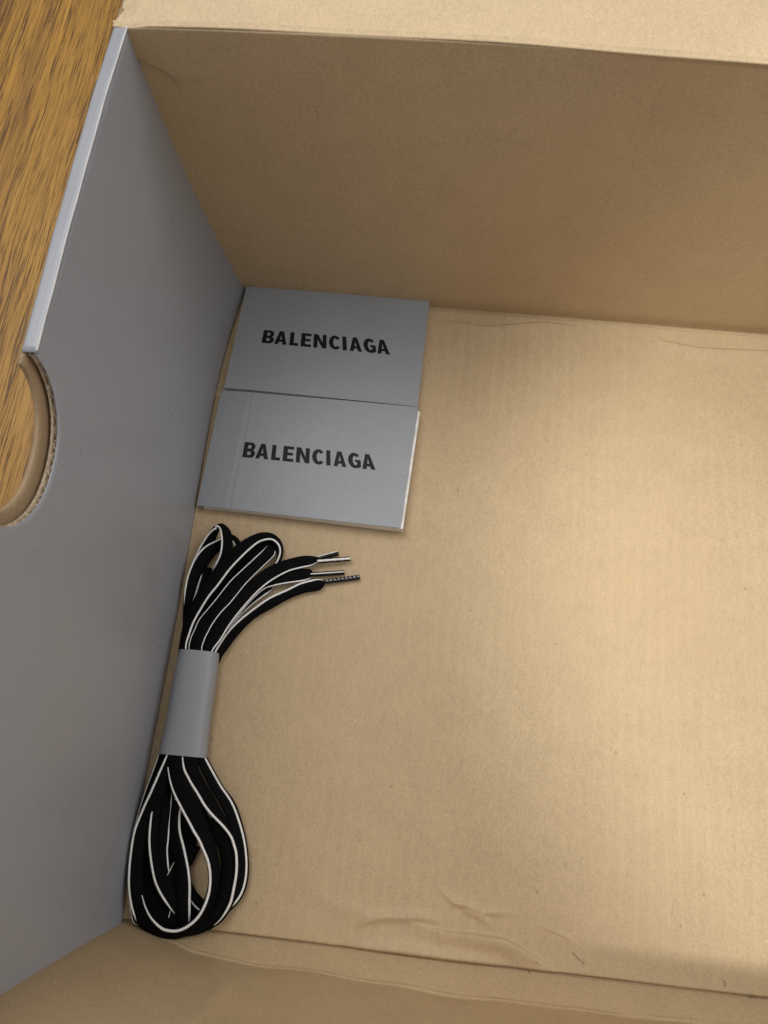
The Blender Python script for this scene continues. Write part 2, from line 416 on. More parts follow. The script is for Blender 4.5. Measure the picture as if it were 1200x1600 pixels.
# half-moon outlines, mirrored about the middle of the measured arc
yc = D / 2 - .003
yc = .1608; Rz = H - hin[:, 1].min(); Ry = .0278
print('hole centre', yc, 'Ry', Ry, 'Rz', Rz)
HOLE = (yc, Ry, Rz)
def rim_in(y):   # lowest allowed top of the wall at y (z of the cut), H outside the hole
    u = np.abs(y - yc) / Ry
    return np.where(u < 1, H - Rz * np.sqrt(np.clip(1 - np.clip(u, 0, 1) ** 2.2, 0, 1)), H)
LEFT = empty('end_wall', (0, 0, 0)); LEFT.parent = BOX; LEFT.location = (-.2, -.16, .003)
def ply(name, off0, th, mat, dz, parent, flip=False, shrink=0.0):
    """one board ply: columns follow y, each column runs from the floor up to the rim of the cut"""
    a = np.linspace(0, math.pi, 90)
    yh = yc - (Ry - shrink) * np.cos(a)
    ys = np.concatenate([np.linspace(-.009, yc - Ry + shrink, 46)[:-1], yh, np.linspace(yc + Ry - shrink, D + .004, 30)[1:]])
    def rim(y):
        u = np.abs(y - yc) / (Ry - shrink)
        return np.where(u < 1, H - (Rz - dz) * np.sqrt(np.clip(1 - np.clip(u, 0, 1) ** 2.2, 0, 1)), H)
    vs = np.linspace(0, 1, 60)
    Yg, Vg = np.meshgrid(ys, vs, indexing='ij')
    rimv = rim(Yg) - (.0009 if dz == 0 else .001) * (rim(Yg) >= H - 1e-6)
    Zg = -.001 + Vg * (rimv + .001)
    Xg = x_left(Yg, Zg) - off0 + .0005 * np.sin(Yg * 18) * np.sin(Zg * 20)
    return sheet(name, np.stack([Xg, Yg, Zg], -1), mat, parent, th, flip=flip)
ply('inner_liner', 0.0, .0003, M_greywall, 0.0, LEFT, flip=False)
ply('backing_liner', .0019, .0003, M_edge, .0006, LEFT, flip=False)
ply('outer_board', TH - .0016, .0016, M_brownply, .0060, LEFT, flip=False, shrink=.0036)
# fluted medium between the two liners, open at the cut
vv, ff = [], []
n = 520; yl = np.linspace(yc - Ry - .006, yc + Ry + .006, n)
for i, y in enumerate(yl):
    zt = float(rim_in(np.array([y]))[0]) - .0003 - .0006 * abs(math.sin(i * .37 + math.sin(i * .11) * 3)) - .002 * (zt0 if False else 0)
    if zt > H - .002: zt = H - .002
    zb = H - Rz - .012
    o = .0011 + .00062 * math.sin(2 * math.pi * y / .0048 + .5 * math.sin(y * 300))
    for z in (zb, zt): vv.append((float(x_left(y, z)) - o, y, z))
for i in range(n - 1): ff.append((2*i, 2*i+2, 2*i+3, 2*i+1))
fm = mesh_obj('corrugated_core', vv, ff, M_edge, LEFT)
m = fm.modifiers.new('t', 'SOLIDIFY'); m.thickness = .00028
# torn rim strip of crushed fibres along the cut of the inner board
# rolled top edge on both sides of the hole
def roll(name, y0, y1, parent):
    n = 60; prof = []
    r = .0008
    for a in np.linspace(0, math.pi / 2, 6): prof.append((-r + r * math.cos(a), -r + r * math.sin(a)))
    prof += [(-.002, -.0001), (-.003, -.00015)]
    for a in np.linspace(math.pi / 2, math.pi, 6): prof.append((-TH + r + r * math.cos(a), -r - .0002 + r * math.sin(a)))
    prof.insert(0, (-.0002, -.0015)); prof.append((-TH - .0003, -.05))
    P = np.zeros((n, len(prof), 3))
    for i, y in enumerate(np.linspace(y0, y1, n)):
        for j, (a, b) in enumerate(prof):
            xt = float(x_left(y, H + min(b, 0))) + .00015 * math.sin(y * 37) + .00006 * math.sin(y * 210)
            P[i, j] = (xt + a + .00045, y, H + b + .00015 * math.sin(y * 90))
    o = sheet(name, P, M_greywall, parent, .0004, flip=False, offset=-1)
    return o
roll('rolled_top_edge', yc + Ry + .0004, D - .0008, LEFT)
roll('rolled_top_edge', -.006, yc - Ry - .0004, LEFT)
# worn paper on the top inner edge, its highlight painted in as a pale tube
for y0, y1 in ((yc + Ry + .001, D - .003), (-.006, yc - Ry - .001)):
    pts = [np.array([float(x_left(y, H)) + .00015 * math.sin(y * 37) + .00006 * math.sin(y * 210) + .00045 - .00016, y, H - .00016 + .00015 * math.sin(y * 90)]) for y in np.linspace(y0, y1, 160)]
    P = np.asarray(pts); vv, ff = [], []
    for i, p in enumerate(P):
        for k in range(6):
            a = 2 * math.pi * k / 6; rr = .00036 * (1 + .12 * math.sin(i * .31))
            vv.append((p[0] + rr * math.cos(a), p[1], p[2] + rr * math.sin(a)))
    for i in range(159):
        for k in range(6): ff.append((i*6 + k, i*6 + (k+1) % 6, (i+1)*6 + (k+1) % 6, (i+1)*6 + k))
    mesh_obj('edge_wear_highlight', vv, ff, M_scuff_highlight, LEFT)
# pale scratch on the grey face
sx_ = cr_spline(np.array([on_left(*p, -.00012) for p in [(305, 301), (300, 325), (292, 353), (285, 375), (279, 390)]]), 24)
vv, ff = [], []
for i, p in enumerate(sx_):
    wd = .0007 * math.sin(math.pi * min(max(i / 23, .04), .97)) ** .8
    vv += [(p[0], p[1] - wd, p[2]), (p[0], p[1] + wd, p[2])]
for i in range(23): ff.append((2*i, 2*i+1, 2*i+3, 2*i+2))
mesh_obj('scratch', vv, ff, M_scuff_highlight, LEFT)

# lid hinged on the back wall, folded open
LID = empty('lid', (0, 0, 0)); LID.parent = BOX; LID.location = (-.2, -.16, .003)
xs = np.concatenate([np.linspace(-.0105, .03, 110), np.linspace(.03, W, 140)[1:]])
prof = [(.0004, -.0004), (.0001, -.0002), (.0, .0001), (.0002, .0003), (.0005, .0005), (.0010, .0005), (.0022, .0001), (.0040, -.0001), (.0060, -.0002), (.008, -.0003)] + [(.008 + t, -.0005 - t * .03) for t in np.linspace(.002, .26, 60)]
P = np.zeros((len(xs), len(prof), 3))
g0 = uz(174, 27, H)[:2]; g1 = uz(200, -4, H)[:2]; g2 = uz(260, -70, H)[:2]
h0 = uz(197, 27, H)[:2]; h1 = uz(222, -2, H)[:2]; h2 = uz(280, -70, H)[:2]
for i, x in enumerate(xs):
    for j, (a, b) in enumerate(prof):
        y = float(np.polyval(gt, np.clip(x, -.012, .3))) + a; z = H + b
        k = math.exp(-((x + .004) / .004) ** 2)
        if j < 6: z -= .0006 * k; y -= .0006 * k
        z += .0003 * math.sin(x * 60) * (1 if j < 8 else .6) + .0006 * math.sin(x * 21 + y * 30) * (j > 9) * min(1, (j - 9) / 6)
        P[i, j] = (x, y, z)
d1, s1, t1 = seg_dist(P[..., 0], P[..., 1], [g0, g1, g2]); d2, s2, t2 = seg_dist(P[..., 0], P[..., 1], [h0, h1, h2])
msk = (np.arange(len(prof)) >= 7)[None, :]
P[..., 2] += msk * (-.0030 * np.exp(-(d1 / .0010) ** 2) + .0012 * np.exp(-(d2 / .0008) ** 2))
P[..., 2] -= msk * np.where(s1 > 0, np.minimum(d1, .012) * .55, 0)
sheet('lid_panel', P, M_lid, LID, .0022, flip=False, offset=-1)
# lid end flap outside the fold: dark printed outer face showing at the corner
ys = np.linspace(D + .006, D + .25, 20)
P = np.zeros((20, 6, 3))
for i, y in enumerate(ys):
    for j in range(6):
        P[i, j] = (-.0112 - .001 * j - .004 * (i / 19), y + .0002 * j, H - .006 - .012 * j)
sheet('end_flap', P, M_greywall, LID, .0016, flip=True)

# ------------------------------------------------------------------ booklets
def bilin(C, u, v):      # C: TL, TR, BR, BL ; v down
    return (C[0] * (1 - u) * (1 - v) + C[1] * u * (1 - v) + C[2] * u * v + C[3] * (1 - u) * v)
def slab(name, top, thick, mat, parent, nu=24, nv=18):
    """top: func(u,v)->xyz, thick: func(u,v)"""
    vv = []; 
    for s_ in (0, 1):
        for i in range(nu):
            for j in range(nv):
                u, v = i / (nu - 1), j / (nv - 1); p = np.array(top(u, v)); 
                if s_: p = p - np.array([0, 0, thick(u, v)])
                vv.append(p)
    N = nu * nv
    f = grid_faces(nu, nv, True) + [[a + N for a in q] for q in grid_faces(nu, nv, False)]
    def side(idx):
        for a, b in zip(idx[:-1], idx[1:]): f.append((a, b, b + N, a + N))
    side([i * nv for i in range(nu)]); side([(nu - 1) * nv + j for j in range(nv)])
    side([i * nv + nv - 1 for i in range(nu - 1, -1, -1)]); side([j for j in range(nv - 1, -1, -1)])
    o = mesh_obj(name, vv, f, mat, parent, smooth=False)
    bm = bmesh.new(); bm.from_mesh(o.data); bmesh.ops.recalc_face_normals(bm, faces=bm.faces)
    for e in bm.edges: e.smooth = e.calc_face_angle(0) < .6
    for fc in bm.faces: fc.smooth = True
    bm.to_mesh(o.data); bm.free(); return o

# letters in a unit cell, outlines with arcs
def arc(cx, cy, rx, ry, a0, a1, n=10):
    return [(cx + rx * math.cos(math.radians(a)), cy + ry * math.sin(math.radians(a))) for a in np.linspace(a0, a1, n)]
S = .34
def letter(ch):
    if ch == 'I': return [[(0, 0), (1, 0), (1, 1), (0, 1)]]
    if ch == 'L': s_ = .47; return [[(0, 0), (1, 0), (1, .20), (s_, .20), (s_, 1), (0, 1)]]
    if ch == 'E': s_ = .42; return [[(0, 0), (1, 0), (1, .19), (s_, .19), (s_, .41), (.92, .41), (.92, .59), (s_, .59), (s_, .81), (1, .81), (1, 1), (0, 1)]]
    if ch == 'N': s_ = .30; return [[(0, 0), (s_, 0), (s_, .62), (.68, 0), (1, 0), (1, 1), (1 - s_, 1), (1 - s_, .40), (.34, 1), (0, 1)]]
    if ch == 'A': return [[(0, 0), (.32, 0), (.375, .19), (.625, .19), (.68, 0), (1, 0), (.67, 1), (.33, 1)], [(.42, .365), (.5, .72), (.58, .365)]]
    if ch == 'B':
        o = [(0, 0)] + arc(.62, .275, .38, .275, -90, 62) + arc(.60, .74, .35, .26, -42, 90) + [(0, 1)]
        h1 = [(.32, .165), (.58, .165)] + arc(.58, .285, .12, .12, -90, 90, 6) + [(.32, .425)][:1]
        h1 = [(.345, .175)] + arc(.56, .29, .09, .115, -90, 90, 7) + [(.345, .405)]
        h2 = [(.345, .595)] + arc(.54, .71, .085, .115, -90, 90, 7) + [(.345, .825)]
        return [o, h1, h2]
    if ch == 'C':
        return [arc(.52, .5, .52, .51, 38, 322, 26) + [(.66, .28)] + arc(.54, .5, .175, .31, 312, 48, 16) + [(.66, .70)]]
    if ch == 'G':
        return [arc(.52, .5, .52, .51, 40, 285, 24) + [(.80, .02), (1.0, .12), (1.0, .55), (.55, .55), (.55, .40), (.70, .40), (.70, .22)] + arc(.55, .5, .185, .31, 300, 48, 16) + [(.66, .70)]]
LAY = [('B', 0, .092), ('A', .097, .195), ('L', .217, .285), ('E', .305, .386), ('N', .405, .507), ('C', .527, .62), ('I', .634, .666), ('A', .688, .784), ('G', .80, .895), ('A', .902, 1.0)]
def lettering(C, top, lift, parent):
    """C: TL, TR, BR, BL of the word on the cover plane"""
    cu = bpy.data.curves.new('lettering', 'CURVE'); cu.dimensions = '2D'; cu.fill_mode = 'FRONT'
    for ch, a, b in LAY:
        for loop in letter(ch):
            sp = cu.splines.new('POLY'); sp.points.add(len(loop) - 1); sp.use_cyclic_u = True
            for p, (x, y) in zip(sp.points, loop): p.co = ((a + x * (b - a)) * 10, y, 0, 1)
    tmp = bpy.data.objects.new('lettering_outline', cu); COL.objects.link(tmp)
    dg = bpy.context.evaluated_depsgraph_get(); me = bpy.data.meshes.new_from_object(tmp.evaluated_get(dg))
    bpy.data.objects.remove(tmp); bpy.data.curves.remove(cu)
    nrm = np.cross(C[1] - C[0], C[0] - C[3]); nrm = nrm / np.linalg.norm(nrm); nrm = nrm if nrm[2] > 0 else -nrm
    vv = []
    for v in me.vertices:
        q = bilin(C, v.co.x / 10, 1 - v.co.y); uv = np.array([.5, .5])
        for _ in range(8):                                   # find the same spot on the curved cover
            f0 = top(*uv)[:2] - q[:2]
            J = np.array([(top(uv[0] + 1e-4, uv[1])[:2] - q[:2] - f0) / 1e-4, (top(uv[0], uv[1] + 1e-4)[:2] - q[:2] - f0) / 1e-4]).T
            uv = uv - np.linalg.solve(J, f0)
        vv.append(top(*uv) + nrm * lift)
    o = mesh_obj('lettering', vv, [tuple(p.vertices) for p in me.polygons], M_ink, parent, smooth=False)
    return o

# upper booklet: lies flat against the back wall
C1 = [uz(385, 447.5, .0058), uz(671.5, 468.5, .0052), uz(652.5, 635.2, .0052), uz(350, 605.5, .0050)]
B1 = empty('booklet', (float(np.mean([c[0] for c in C1])), float(np.mean([c[1] for c in C1])), 0))
tag(B1, 'thin grey booklet lying flat in the corner against the back wall', 'booklet')
top1 = lambda u, v: bilin(C1, u, v) + np.array([0, 0, .0003 * math.sin(math.pi * u)])
slab('front_cover', top1, lambda u, v: .0003, M_grey, B1)
slab('page_block', lambda u, v: bilin(C1, .004 + u * .992, .004 + v * .992) + np.array([0, 0, .0003 * math.sin(math.pi * u) - .00034]), lambda u, v: .0022, M_pages, B1)
slab('back_cover', lambda u, v: bilin(C1, u, v) + np.array([0, 0, .0003 * math.sin(math.pi * u) - .0026]), lambda u, v: .0003, M_grey, B1)
def onplane(C, px, py):
    n = np.cross(C[1] - C[0], C[3] - C[0]); d = ray(px, py); t = ((C[0] - CP) @ n) / (d @ n); return CP + t * d
lettering([onplane(C1, *p) for p in [(412.8, 516), (606, 532.5), (609.5, 555), (408.8, 535.8)]], top1, .00012, B1)

# lower booklet: thicker, spine crease, rests on the near edge of the other
C2 = [uz(345.5, 608.5, .0060), uz(653.5, 636, .0078), uz(625.5, 825, .0086), uz(307, 789, .0054)]
B2 = empty('booklet', (float(np.mean([c[0] for c in C2])), float(np.mean([c[1] for c in C2])), 0))
tag(B2, 'thicker grey booklet with white page edges and a creased spine strip, nearer the shoelaces', 'booklet')
def top2(u, v):
    z = 0
    z += .00020 * math.exp(-((u - .172) / .006) ** 2) - .0002 * math.exp(-((u - .158) / .006) ** 2) + .00014 * math.exp(-((u - .146) / .005) ** 2)
    if u < .15: z -= .0009 * ((.15 - u) / .15) ** 1.3                 # spine strip falls away to the fold
    z -= .0003 * math.exp(-((u - .30) / .22) ** 2) * max(0, 1 - v * 6.0)   # far edge dips beside the other booklet
    return bilin(C2, u, v) + np.array([0, 0, z])
slab('front_cover', top2, lambda u, v: .00035, M_grey, B2, nu=90, nv=24)
def pages(u, v):
    return bilin(C2, .03 + u * .982, .03 + v * .972) + np.array([0, 0, -.0009 - (.0009 * max(0, (.13 - u) / .13))])
slab('page_block', pages, lambda u, v: .0034 + .0026 * u, M_pages, B2)
slab('back_cover', lambda u, v: bilin(C2, u * 1.004, v * 1.0) + np.array([0, 0, -.0044 - .0026 * u]), lambda u, v: .00035, M_grey, B2)
slab('spine', lambda u, v: bilin(C2, u * .014, .002 + v * .996) + np.array([0, 0, -.0013]), lambda u, v: .0032, M_grey, B2, nu=5)
lettering([onplane(C2, *p) for p in [(383, 690.7), (583.9, 711.4), (586.8, 735.2), (378.6, 714.3)]], top2, .00012, B2)

# ------------------------------------------------------------------ shoelaces
LC = empty('shoelaces', (float(uz(300, 1100)[0]), float(uz(300, 1100)[1]), 0))
tag(LC, 'bundle of black flat shoelaces with thin white edging, folded in loops with four loose tips', 'shoelaces')
def ring(c, a, b, n=14, p=2.4):
    out = []
    for k in range(n):
        t = 2 * math.pi * k / n; ct, st = math.cos(t), math.sin(t)
        out.append(c + a * (abs(ct) ** (2 / p) * np.sign(ct)) + b * (abs(st) ** (2 / p) * np.sign(st)))
    return out
def sweep(rings):
    n = len(rings[0]); vv = [p for r in rings for p in r]; ff = []
    for i in range(len(rings) - 1):
        for k in range(n): ff.append((i*n + k, i*n + (k+1) % n, (i+1)*n + (k+1) % n, (i+1)*n + k))
    ff.append(tuple(range(n))[::-1]); ff.append(tuple((len(rings)-1)*n + k for k in range(n)))
    return vv, ff
def tube(name, pts, r, mat, parent, wob=0.0, n=8):
    P = np.asarray(pts); rings = []
    T = np.gradient(P, axis=0)
    for i, p in enumerate(P):
        t = T[i] / (np.linalg.norm(T[i]) + 1e-9); u = np.cross(t, [0, 0, 1.0]); u = u / (np.linalg.norm(u) + 1e-9); v = np.cross(u, t)
        rr = r(i / (len(P) - 1)) if callable(r) else r
        rr *= 1 + wob * math.sin(i * 2.1)
        rings.append(ring(p, u * rr, v * rr, n, 2))
    vv, ff = sweep(rings); return mesh_obj(name, vv, ff, mat, parent)
def strand(A, B, za, zb, pf=0.0, cord=.00048, thick=.0017, n=110, second=None, cord_range=(0, 1), taper=(7, 7)):
    """A: outline with the white edging, B: opposite outline (same count); za/zb heights per point (mm)"""
    k = len(A)
    za = np.interp(np.linspace(0, 1, k), np.linspace(0, 1, len(za)), za) / 1000
    zb = np.interp(np.linspace(0, 1, k), np.linspace(0, 1, len(zb)), zb) / 1000
    P = cr_spline([uz(*A[i], za[i]) for i in range(k)], n); Q = cr_spline([uz(*B[i], zb[i]) for i in range(k)], n)
    C = (P + Q) / 2; T = np.gradient(C, axis=0); rings = []; edge = []; edge2 = []
    for i in range(n):
        t = T[i] / (np.linalg.norm(T[i]) + 1e-9); a = (P[i] - Q[i]) / 2
        a = a - t * (a @ t); la = np.linalg.norm(a); b = np.cross(t, a); b = b / (np.linalg.norm(b) + 1e-9)
        if b[2] < 0: b = -b
        th = min(thick, la * .9)
        rings.append(ring(C[i], a, b * th, 14, 2.3))
        if pf == 0: edge.append(C[i] + a * .93 + b * th * .42)
        else: edge.append(C[i] + a * (1 - 2 * pf) + b * th * .93)
        edge2.append(C[i] - a * .97 + b * th * .25)
    vv, ff = sweep(rings)
    o = mesh_obj('lace', vv, ff, M_lace, LC)
    i0, i1 = int(cord_range[0] * (n - 1)), int(cord_range[1] * (n - 1)) + 1
    dense = cr_spline(np.array(edge[i0:i1]), (i1 - i0) * 3)
    if cord: tube('edging', dense, lambda t: cord * .94 * min(1, .2 + t * taper[0], .2 + (1 - t) * taper[1]), M_cord, o, .16)
    if second: tube('edging', cr_spline(np.array(edge2), n * 3), second, M_cord, o, .16)
    return o
def shift(A, dx, dy): return [(x + dx, y + dy) for x, y in A]
# --- upper fan (towards the booklets)
S1A = [(292, 1040), (286, 1000), (286, 950), (290, 909), (302, 876), (319.5, 855), (341, 844.5), (356, 841), (366, 849), (369, 862), (362, 880)]
S1B = [(312, 1040), (304, 1000), (303, 950), (313, 905), (322, 886), (337, 867), (350, 856), (362, 836), (375, 845), (379, 862), (374, 884)]
strand(S1A, S1B, [10, 7, 6, 7, 7, 6, 6, 5, 5, 4, 4], [8, 4, 3, 3, 3, 3, 3, 5, 5, 4, 3], cord_range=(.28, 1))
S2A = [(293, 935), (294, 905), (301, 878), (307, 864), (315, 849), (327, 832), (339, 824.5), (344, 831), (345.5, 847), (343.5, 864), (337.5, 879), (331, 893), (322, 910), (310, 935), (300, 965)]
S2B = [(304, 935), (306, 905), (314, 882), (320, 869), (328, 856), (337, 843), (347, 821), (360, 830), (363, 842), (362, 862), (358, 880), (350, 900), (340, 920), (326, 945), (312, 970)]
strand(S2A, S2B, [4, 4, 4, 5, 6, 9, 10.5, 11, 11, 10, 8, 6, 5, 5, 5], [2, 2, 2, 2, 3, 5, 8, 9, 8, 7, 5, 3, 3, 3, 3])
inner = [(318, 885), (314.5, 897), (309, 915), (304, 931), (297, 948), (292, 962)]
strand(inner, shift(inner, 14, 4), [2.6, 3.2, 4, 5.5, 7, 8], [2, 2, 2, 2, 2.5, 3], cord=.0005, thick=.001)
S3A = [(297, 1040), (292.5, 1013), (297, 994), (304.5, 973), (315, 953.5), (327, 934), (342, 915), (360, 891), (375, 874.5), (390, 859.5), (405, 848), (420, 844.5), (430.5, 849), (435.5, 859.5), (433, 874), (426, 886), (412, 905)]
S3B = [(276, 1040), (281, 1013), (285, 988), (290, 966), (298, 946), (309, 926), (320, 908), (336, 887), (354, 866), (376, 847), (402, 834), (422, 834), (435, 844), (439.5, 857), (439, 870), (436, 882), (424, 908)]
strand(S3A, S3B, [12.5, 12.5, 12, 11.5, 11, 10.5, 10, 10, 9.5, 9, 9, 9, 8.5, 7, 5, 4, 3], [8, 8, 8, 8, 8, 8, 8, 8, 8, 8, 7, 5, 4, 3, 2.5, 2, 2], cord=.00052)
S4A = [(300, 1040), (296, 1013), (298, 1000), (304, 985), (311, 970), (323, 955), (335, 940), (358, 911), (375, 894), (397, 873), (412, 859), (418, 852)]
S4B = [(322, 1040), (316, 1015), (321, 997), (326, 987), (331.5, 977), (346, 957), (363, 938.5), (383, 914), (396, 900), (412, 884), (428, 868), (430, 858)]
strand(S4A, S4B, [11, 11, 10.5, 10, 9.5, 9, 8.5, 8, 7.5, 7, 6, 5], [12, 12, 11.5, 11, 11, 10, 9, 8, 7, 6, 5, 5], cord=.00036, second=.00028)
S5A = [(320, 1060), (331, 1020), (346, 998.5), (357, 980.5), (369, 964), (384, 946), (402, 926.5), (423, 909), (450, 894), (470, 888), (486, 884.5), (495, 879.5), (499, 876.5)]
S5B = [(306, 1060), (317, 1015), (322, 997), (333, 977), (347, 956), (364, 938), (386, 913), (411, 891), (440, 877), (470, 869), (484, 868.5), (493, 870), (499, 873)]
strand(S5A, S5B, [10.5, 10.5, 10, 9.5, 9, 8.5, 8, 7, 6, 5.5, 5, 4.5, 4.2], [11, 11, 10, 10, 9, 8, 7, 6, 5, 5, 4.5, 4.2, 4.2], cord=.00042)
S6A = [(322, 1050), (334, 1018), (345, 1000), (352.5, 989.5), (363, 977.5), (378, 964), (397.5, 949), (420, 934), (447.5, 921.5), (470, 911), (492, 905.5), (502, 905.5), (507, 907.5)]
S6B = [(336, 1050), (347, 1024), (356, 1013), (362, 1004), (372, 992), (387, 975.5), (404, 962), (428, 949), (455, 934.5), (478, 926), (499, 922.5), (506, 916), (508, 911)]
strand(S6A, S6B, [9, 8.5, 7.5, 7, 6.5, 6, 5.5, 5, 4.5, 4, 4, 3.5, 3], [4, 3, 2.5, 2, 2, 2, 2, 2, 2, 2, 2, 2, 2.6], cord=.00056)
S7A = [(346, 1003), (375, 960), (395, 936), (412, 921), (425, 916.5), (447, 912), (474, 908), (484, 904), (487, 900)]
S7B = [(332, 1000), (365, 945), (385, 922), (405, 908), (422, 901), (445, 893), (468, 889), (484, 889), (487, 895)]
strand(S7A, S7B, [6, 5, 4.5, 4, 4, 4, 3.5, 3, 3], [5, 5, 5, 5, 4, 4, 3.5, 3, 3], cord=.00040)
S8A = [(344, 1008), (372, 968), (391, 948), (410, 933), (428, 920.5)]
strand(S8A, shift(S8A, -9, -7), [3, 3, 3, 3, 3], [2.5, 2.5, 2.5, 2.5, 2.5], cord=.0004, thick=.0012)
# --- tips; white tubes on the first three paint in their highlight line
def aglet(p0, p1, z0, z1, r=.00122):
    a = uz(*p0, z0); b = uz(*p1, z1); d = b - a
    pts = [a + d * t for t in np.linspace(0, 1, 14)]
    o = tube('aglet', pts, lambda t: r * (.85 + .15 * min(1, t * 6)), M_tip, LC, 0, 16); return o, pts
o, p = aglet((496, 873), (528.5, 864.5), .0028, .0013)
tube('edging', [q + np.array([-.0003, .0008, .0009]) for q in p], .00028, M_cord, o)
o, p = aglet((496, 877), (547.5, 873), .0043, .0030)
tube('edging', [q + np.array([0, -.0001, .00095]) for q in p], .0006, M_cord, o, .1)
o, p = aglet((484, 898), (538, 894.5), .0030, .0014)
tube('edging', [q + np.array([0, .0001, .00112]) for q in p], .0003, M_cord, o)
o, p = aglet((504, 909.5), (562, 902), .0026, .0016, .0013)
for k in range(9):
    q = p[0] + (p[-1] - p[0]) * (.12 + .105 * k)
    tube('stitch', [q + np.array([-.0004, .0003, .00118]), q + np.array([.0004, .00035, .00118])], .00022, M_cord, o)

# --- lower loops (towards the front wall)
L7A = [(312, 1160), (325, 1186), (335, 1205), (351, 1233), (365, 1250.5), (374, 1270), (384, 1308), (388, 1340), (388, 1370), (383, 1392), (374, 1408), (360, 1423), (340, 1444), (318, 1457), (296, 1463)]
L7B = [(294, 1160), (306, 1186), (316, 1208), (330, 1234), (343, 1256), (353, 1276), (364, 1308), (369, 1338), (368, 1366), (362, 1388), (352, 1402), (340, 1415), (326, 1428), (308, 1440), (292, 1446)]
strand(L7A, L7B, [7, 6, 5, 3.5, 3, 3, 3, 3, 3, 3, 3, 3, 3, 3], [9, 9, 9, 8, 7, 7, 7, 7, 7, 7, 6, 5, 4, 4], pf=.33, cord=.00055, cord_range=(0, .84))
L6A = [(283, 1165), (284.5, 1182), (286.5, 1200), (293, 1215.5), (304, 1235), (316, 1256), (330, 1273), (347.5, 1292.5), (359, 1309), (364, 1322), (367, 1338.5), (367, 1363), (363, 1387.5), (358, 1410), (348, 1429), (338, 1441), (322, 1453)]
L6B = [(308, 1165), (309, 1182), (311, 1200), (319, 1218), (331, 1240), (344, 1262), (353, 1280), (362, 1296), (372, 1312), (374, 1324), (376, 1340), (376, 1363), (371, 1385), (365, 1405), (356, 1424), (346, 1438), (328, 1452)]
strand(L6A, L6B, [12.5, 12.5, 12, 11.5, 11, 10.5, 10, 9.5, 9, 9, 9, 8.5, 8, 7.5, 7, 6], [11, 11, 9, 8, 6, 6, 6, 6, 5, 5, 5, 5, 5, 5, 5, 5], cord=.00060, cord_range=(0, .97))
L6bA = [(330, 1273), (346, 1293), (357, 1310), (363, 1325), (365.5, 1340), (365.5, 1363), (361, 1387), (355, 1410), (344, 1430), (330, 1445), (312, 1455), (290, 1460)]
L6bB = [(310, 1275), (324, 1295), (335, 1312), (341, 1325), (345, 1342), (346, 1362), (342, 1384), (335, 1404), (325, 1424), (310, 1440), (298, 1446), (280, 1448)]
strand(L6bA, L6bB, [6, 6, 7, 7, 7, 7, 7, 6, 6, 6], [3, 3, 3, 3, 3, 3, 3, 3, 3, 3], cord=.0002, cord_range=(0, .05))
L5A = [(260, 1165), (262, 1194), (265, 1217), (270.5, 1236.5), (283, 1263), (295, 1286), (304, 1303), (312.5, 1319), (321, 1338.5), (326, 1359.5), (326, 1384), (321, 1405), (311, 1426), (298.5, 1440), (284.5, 1449), (272, 1451.5), (258, 1449), (244, 1438), (232, 1421), (225, 1400), (221, 1380)]
L5B = [(286, 1165), (288, 1190), (291, 1210), (298, 1230), (312, 1258), (324, 1282), (331, 1302), (338, 1320), (342, 1340), (344, 1360), (342, 1382), (337, 1402), (326, 1428), (312, 1447), (295, 1459), (274, 1464.5), (252, 1462.5), (232, 1455), (215, 1443), (207, 1420), (204, 1395)]
strand(L5A, L5B, [11.5, 11.5, 11.5, 11.5, 12, 12, 12, 12, 12, 12, 12, 12, 12, 12, 11.5, 11, 10.5, 10, 9, 7, 5], [12, 12, 11.5, 11, 10, 8, 7, 7, 7, 7, 7, 6, 5, 4.5, 4, 4, 4, 4, 4, 3.5, 3], cord=.00062, n=150, taper=(4, 4))
L4A = [(286, 1250), (283, 1271), (282.5, 1292), (285, 1308), (288.5, 1322), (293, 1342), (297, 1365), (298.5, 1387), (298, 1408), (297.6, 1432), (296, 1448)]
L4B = [(266, 1250), (264, 1271), (264, 1292), (266, 1308), (269, 1322), (272, 1342), (275, 1365), (276, 1387), (276, 1408), (276, 1432), (276, 1448)]
strand(L4A, L4B, [7, 7.5, 8, 8, 8.5, 8.5, 8.5, 8.5, 8, 6, 4], [5, 5, 5, 5, 6, 6, 6, 6, 6, 5, 3], cord=.00058)
L3A = [(268, 1240), (267, 1264), (264, 1292), (262.5, 1312), (261, 1328), (263, 1352), (266, 1366)]
strand(L3A, shift(L3A, -17, 0), [6, 6, 6, 6, 6, 5.5, 4], [8, 8, 8, 8, 8, 7, 5], cord=.00046)
L3c = [(274, 1240), (272.5, 1258), (272, 1280), (271, 1306), (270, 1330)]
strand(L3c, shift(L3c, 9, 0), [4, 4, 4, 4, 4], [3, 3, 3, 3, 3], cord=.0004, thick=.0012)
L2A = [(262, 1180), (253, 1212), (246, 1236.5), (237.5, 1263), (234, 1284), (232, 1309), (233, 1331.5), (237, 1358), (242.5, 1379), (251, 1398), (262, 1415.5), (272, 1428)]
L2B = [(282, 1180), (272, 1212), (263, 1238), (256, 1265), (253, 1286), (251, 1309), (252, 1331), (256, 1352), (262, 1369), (271, 1384), (282, 1398), (292, 1408)]
strand(L2A, L2B, [8, 8, 8, 8.5, 9, 9, 9, 8.5, 8, 7.5, 7, 5], [7, 7, 6, 6, 6, 6, 6, 6, 6, 5, 4, 3], cord=.00056, taper=(2.2, 7), cord_range=(.12, 1))
L1A = [(266, 1165), (260, 1181), (248, 1207), (235.5, 1235), (221.5, 1266), (209.5, 1298), (203, 1335), (200.5, 1370), (202, 1396), (207, 1421), (213, 1438), (218, 1446)]
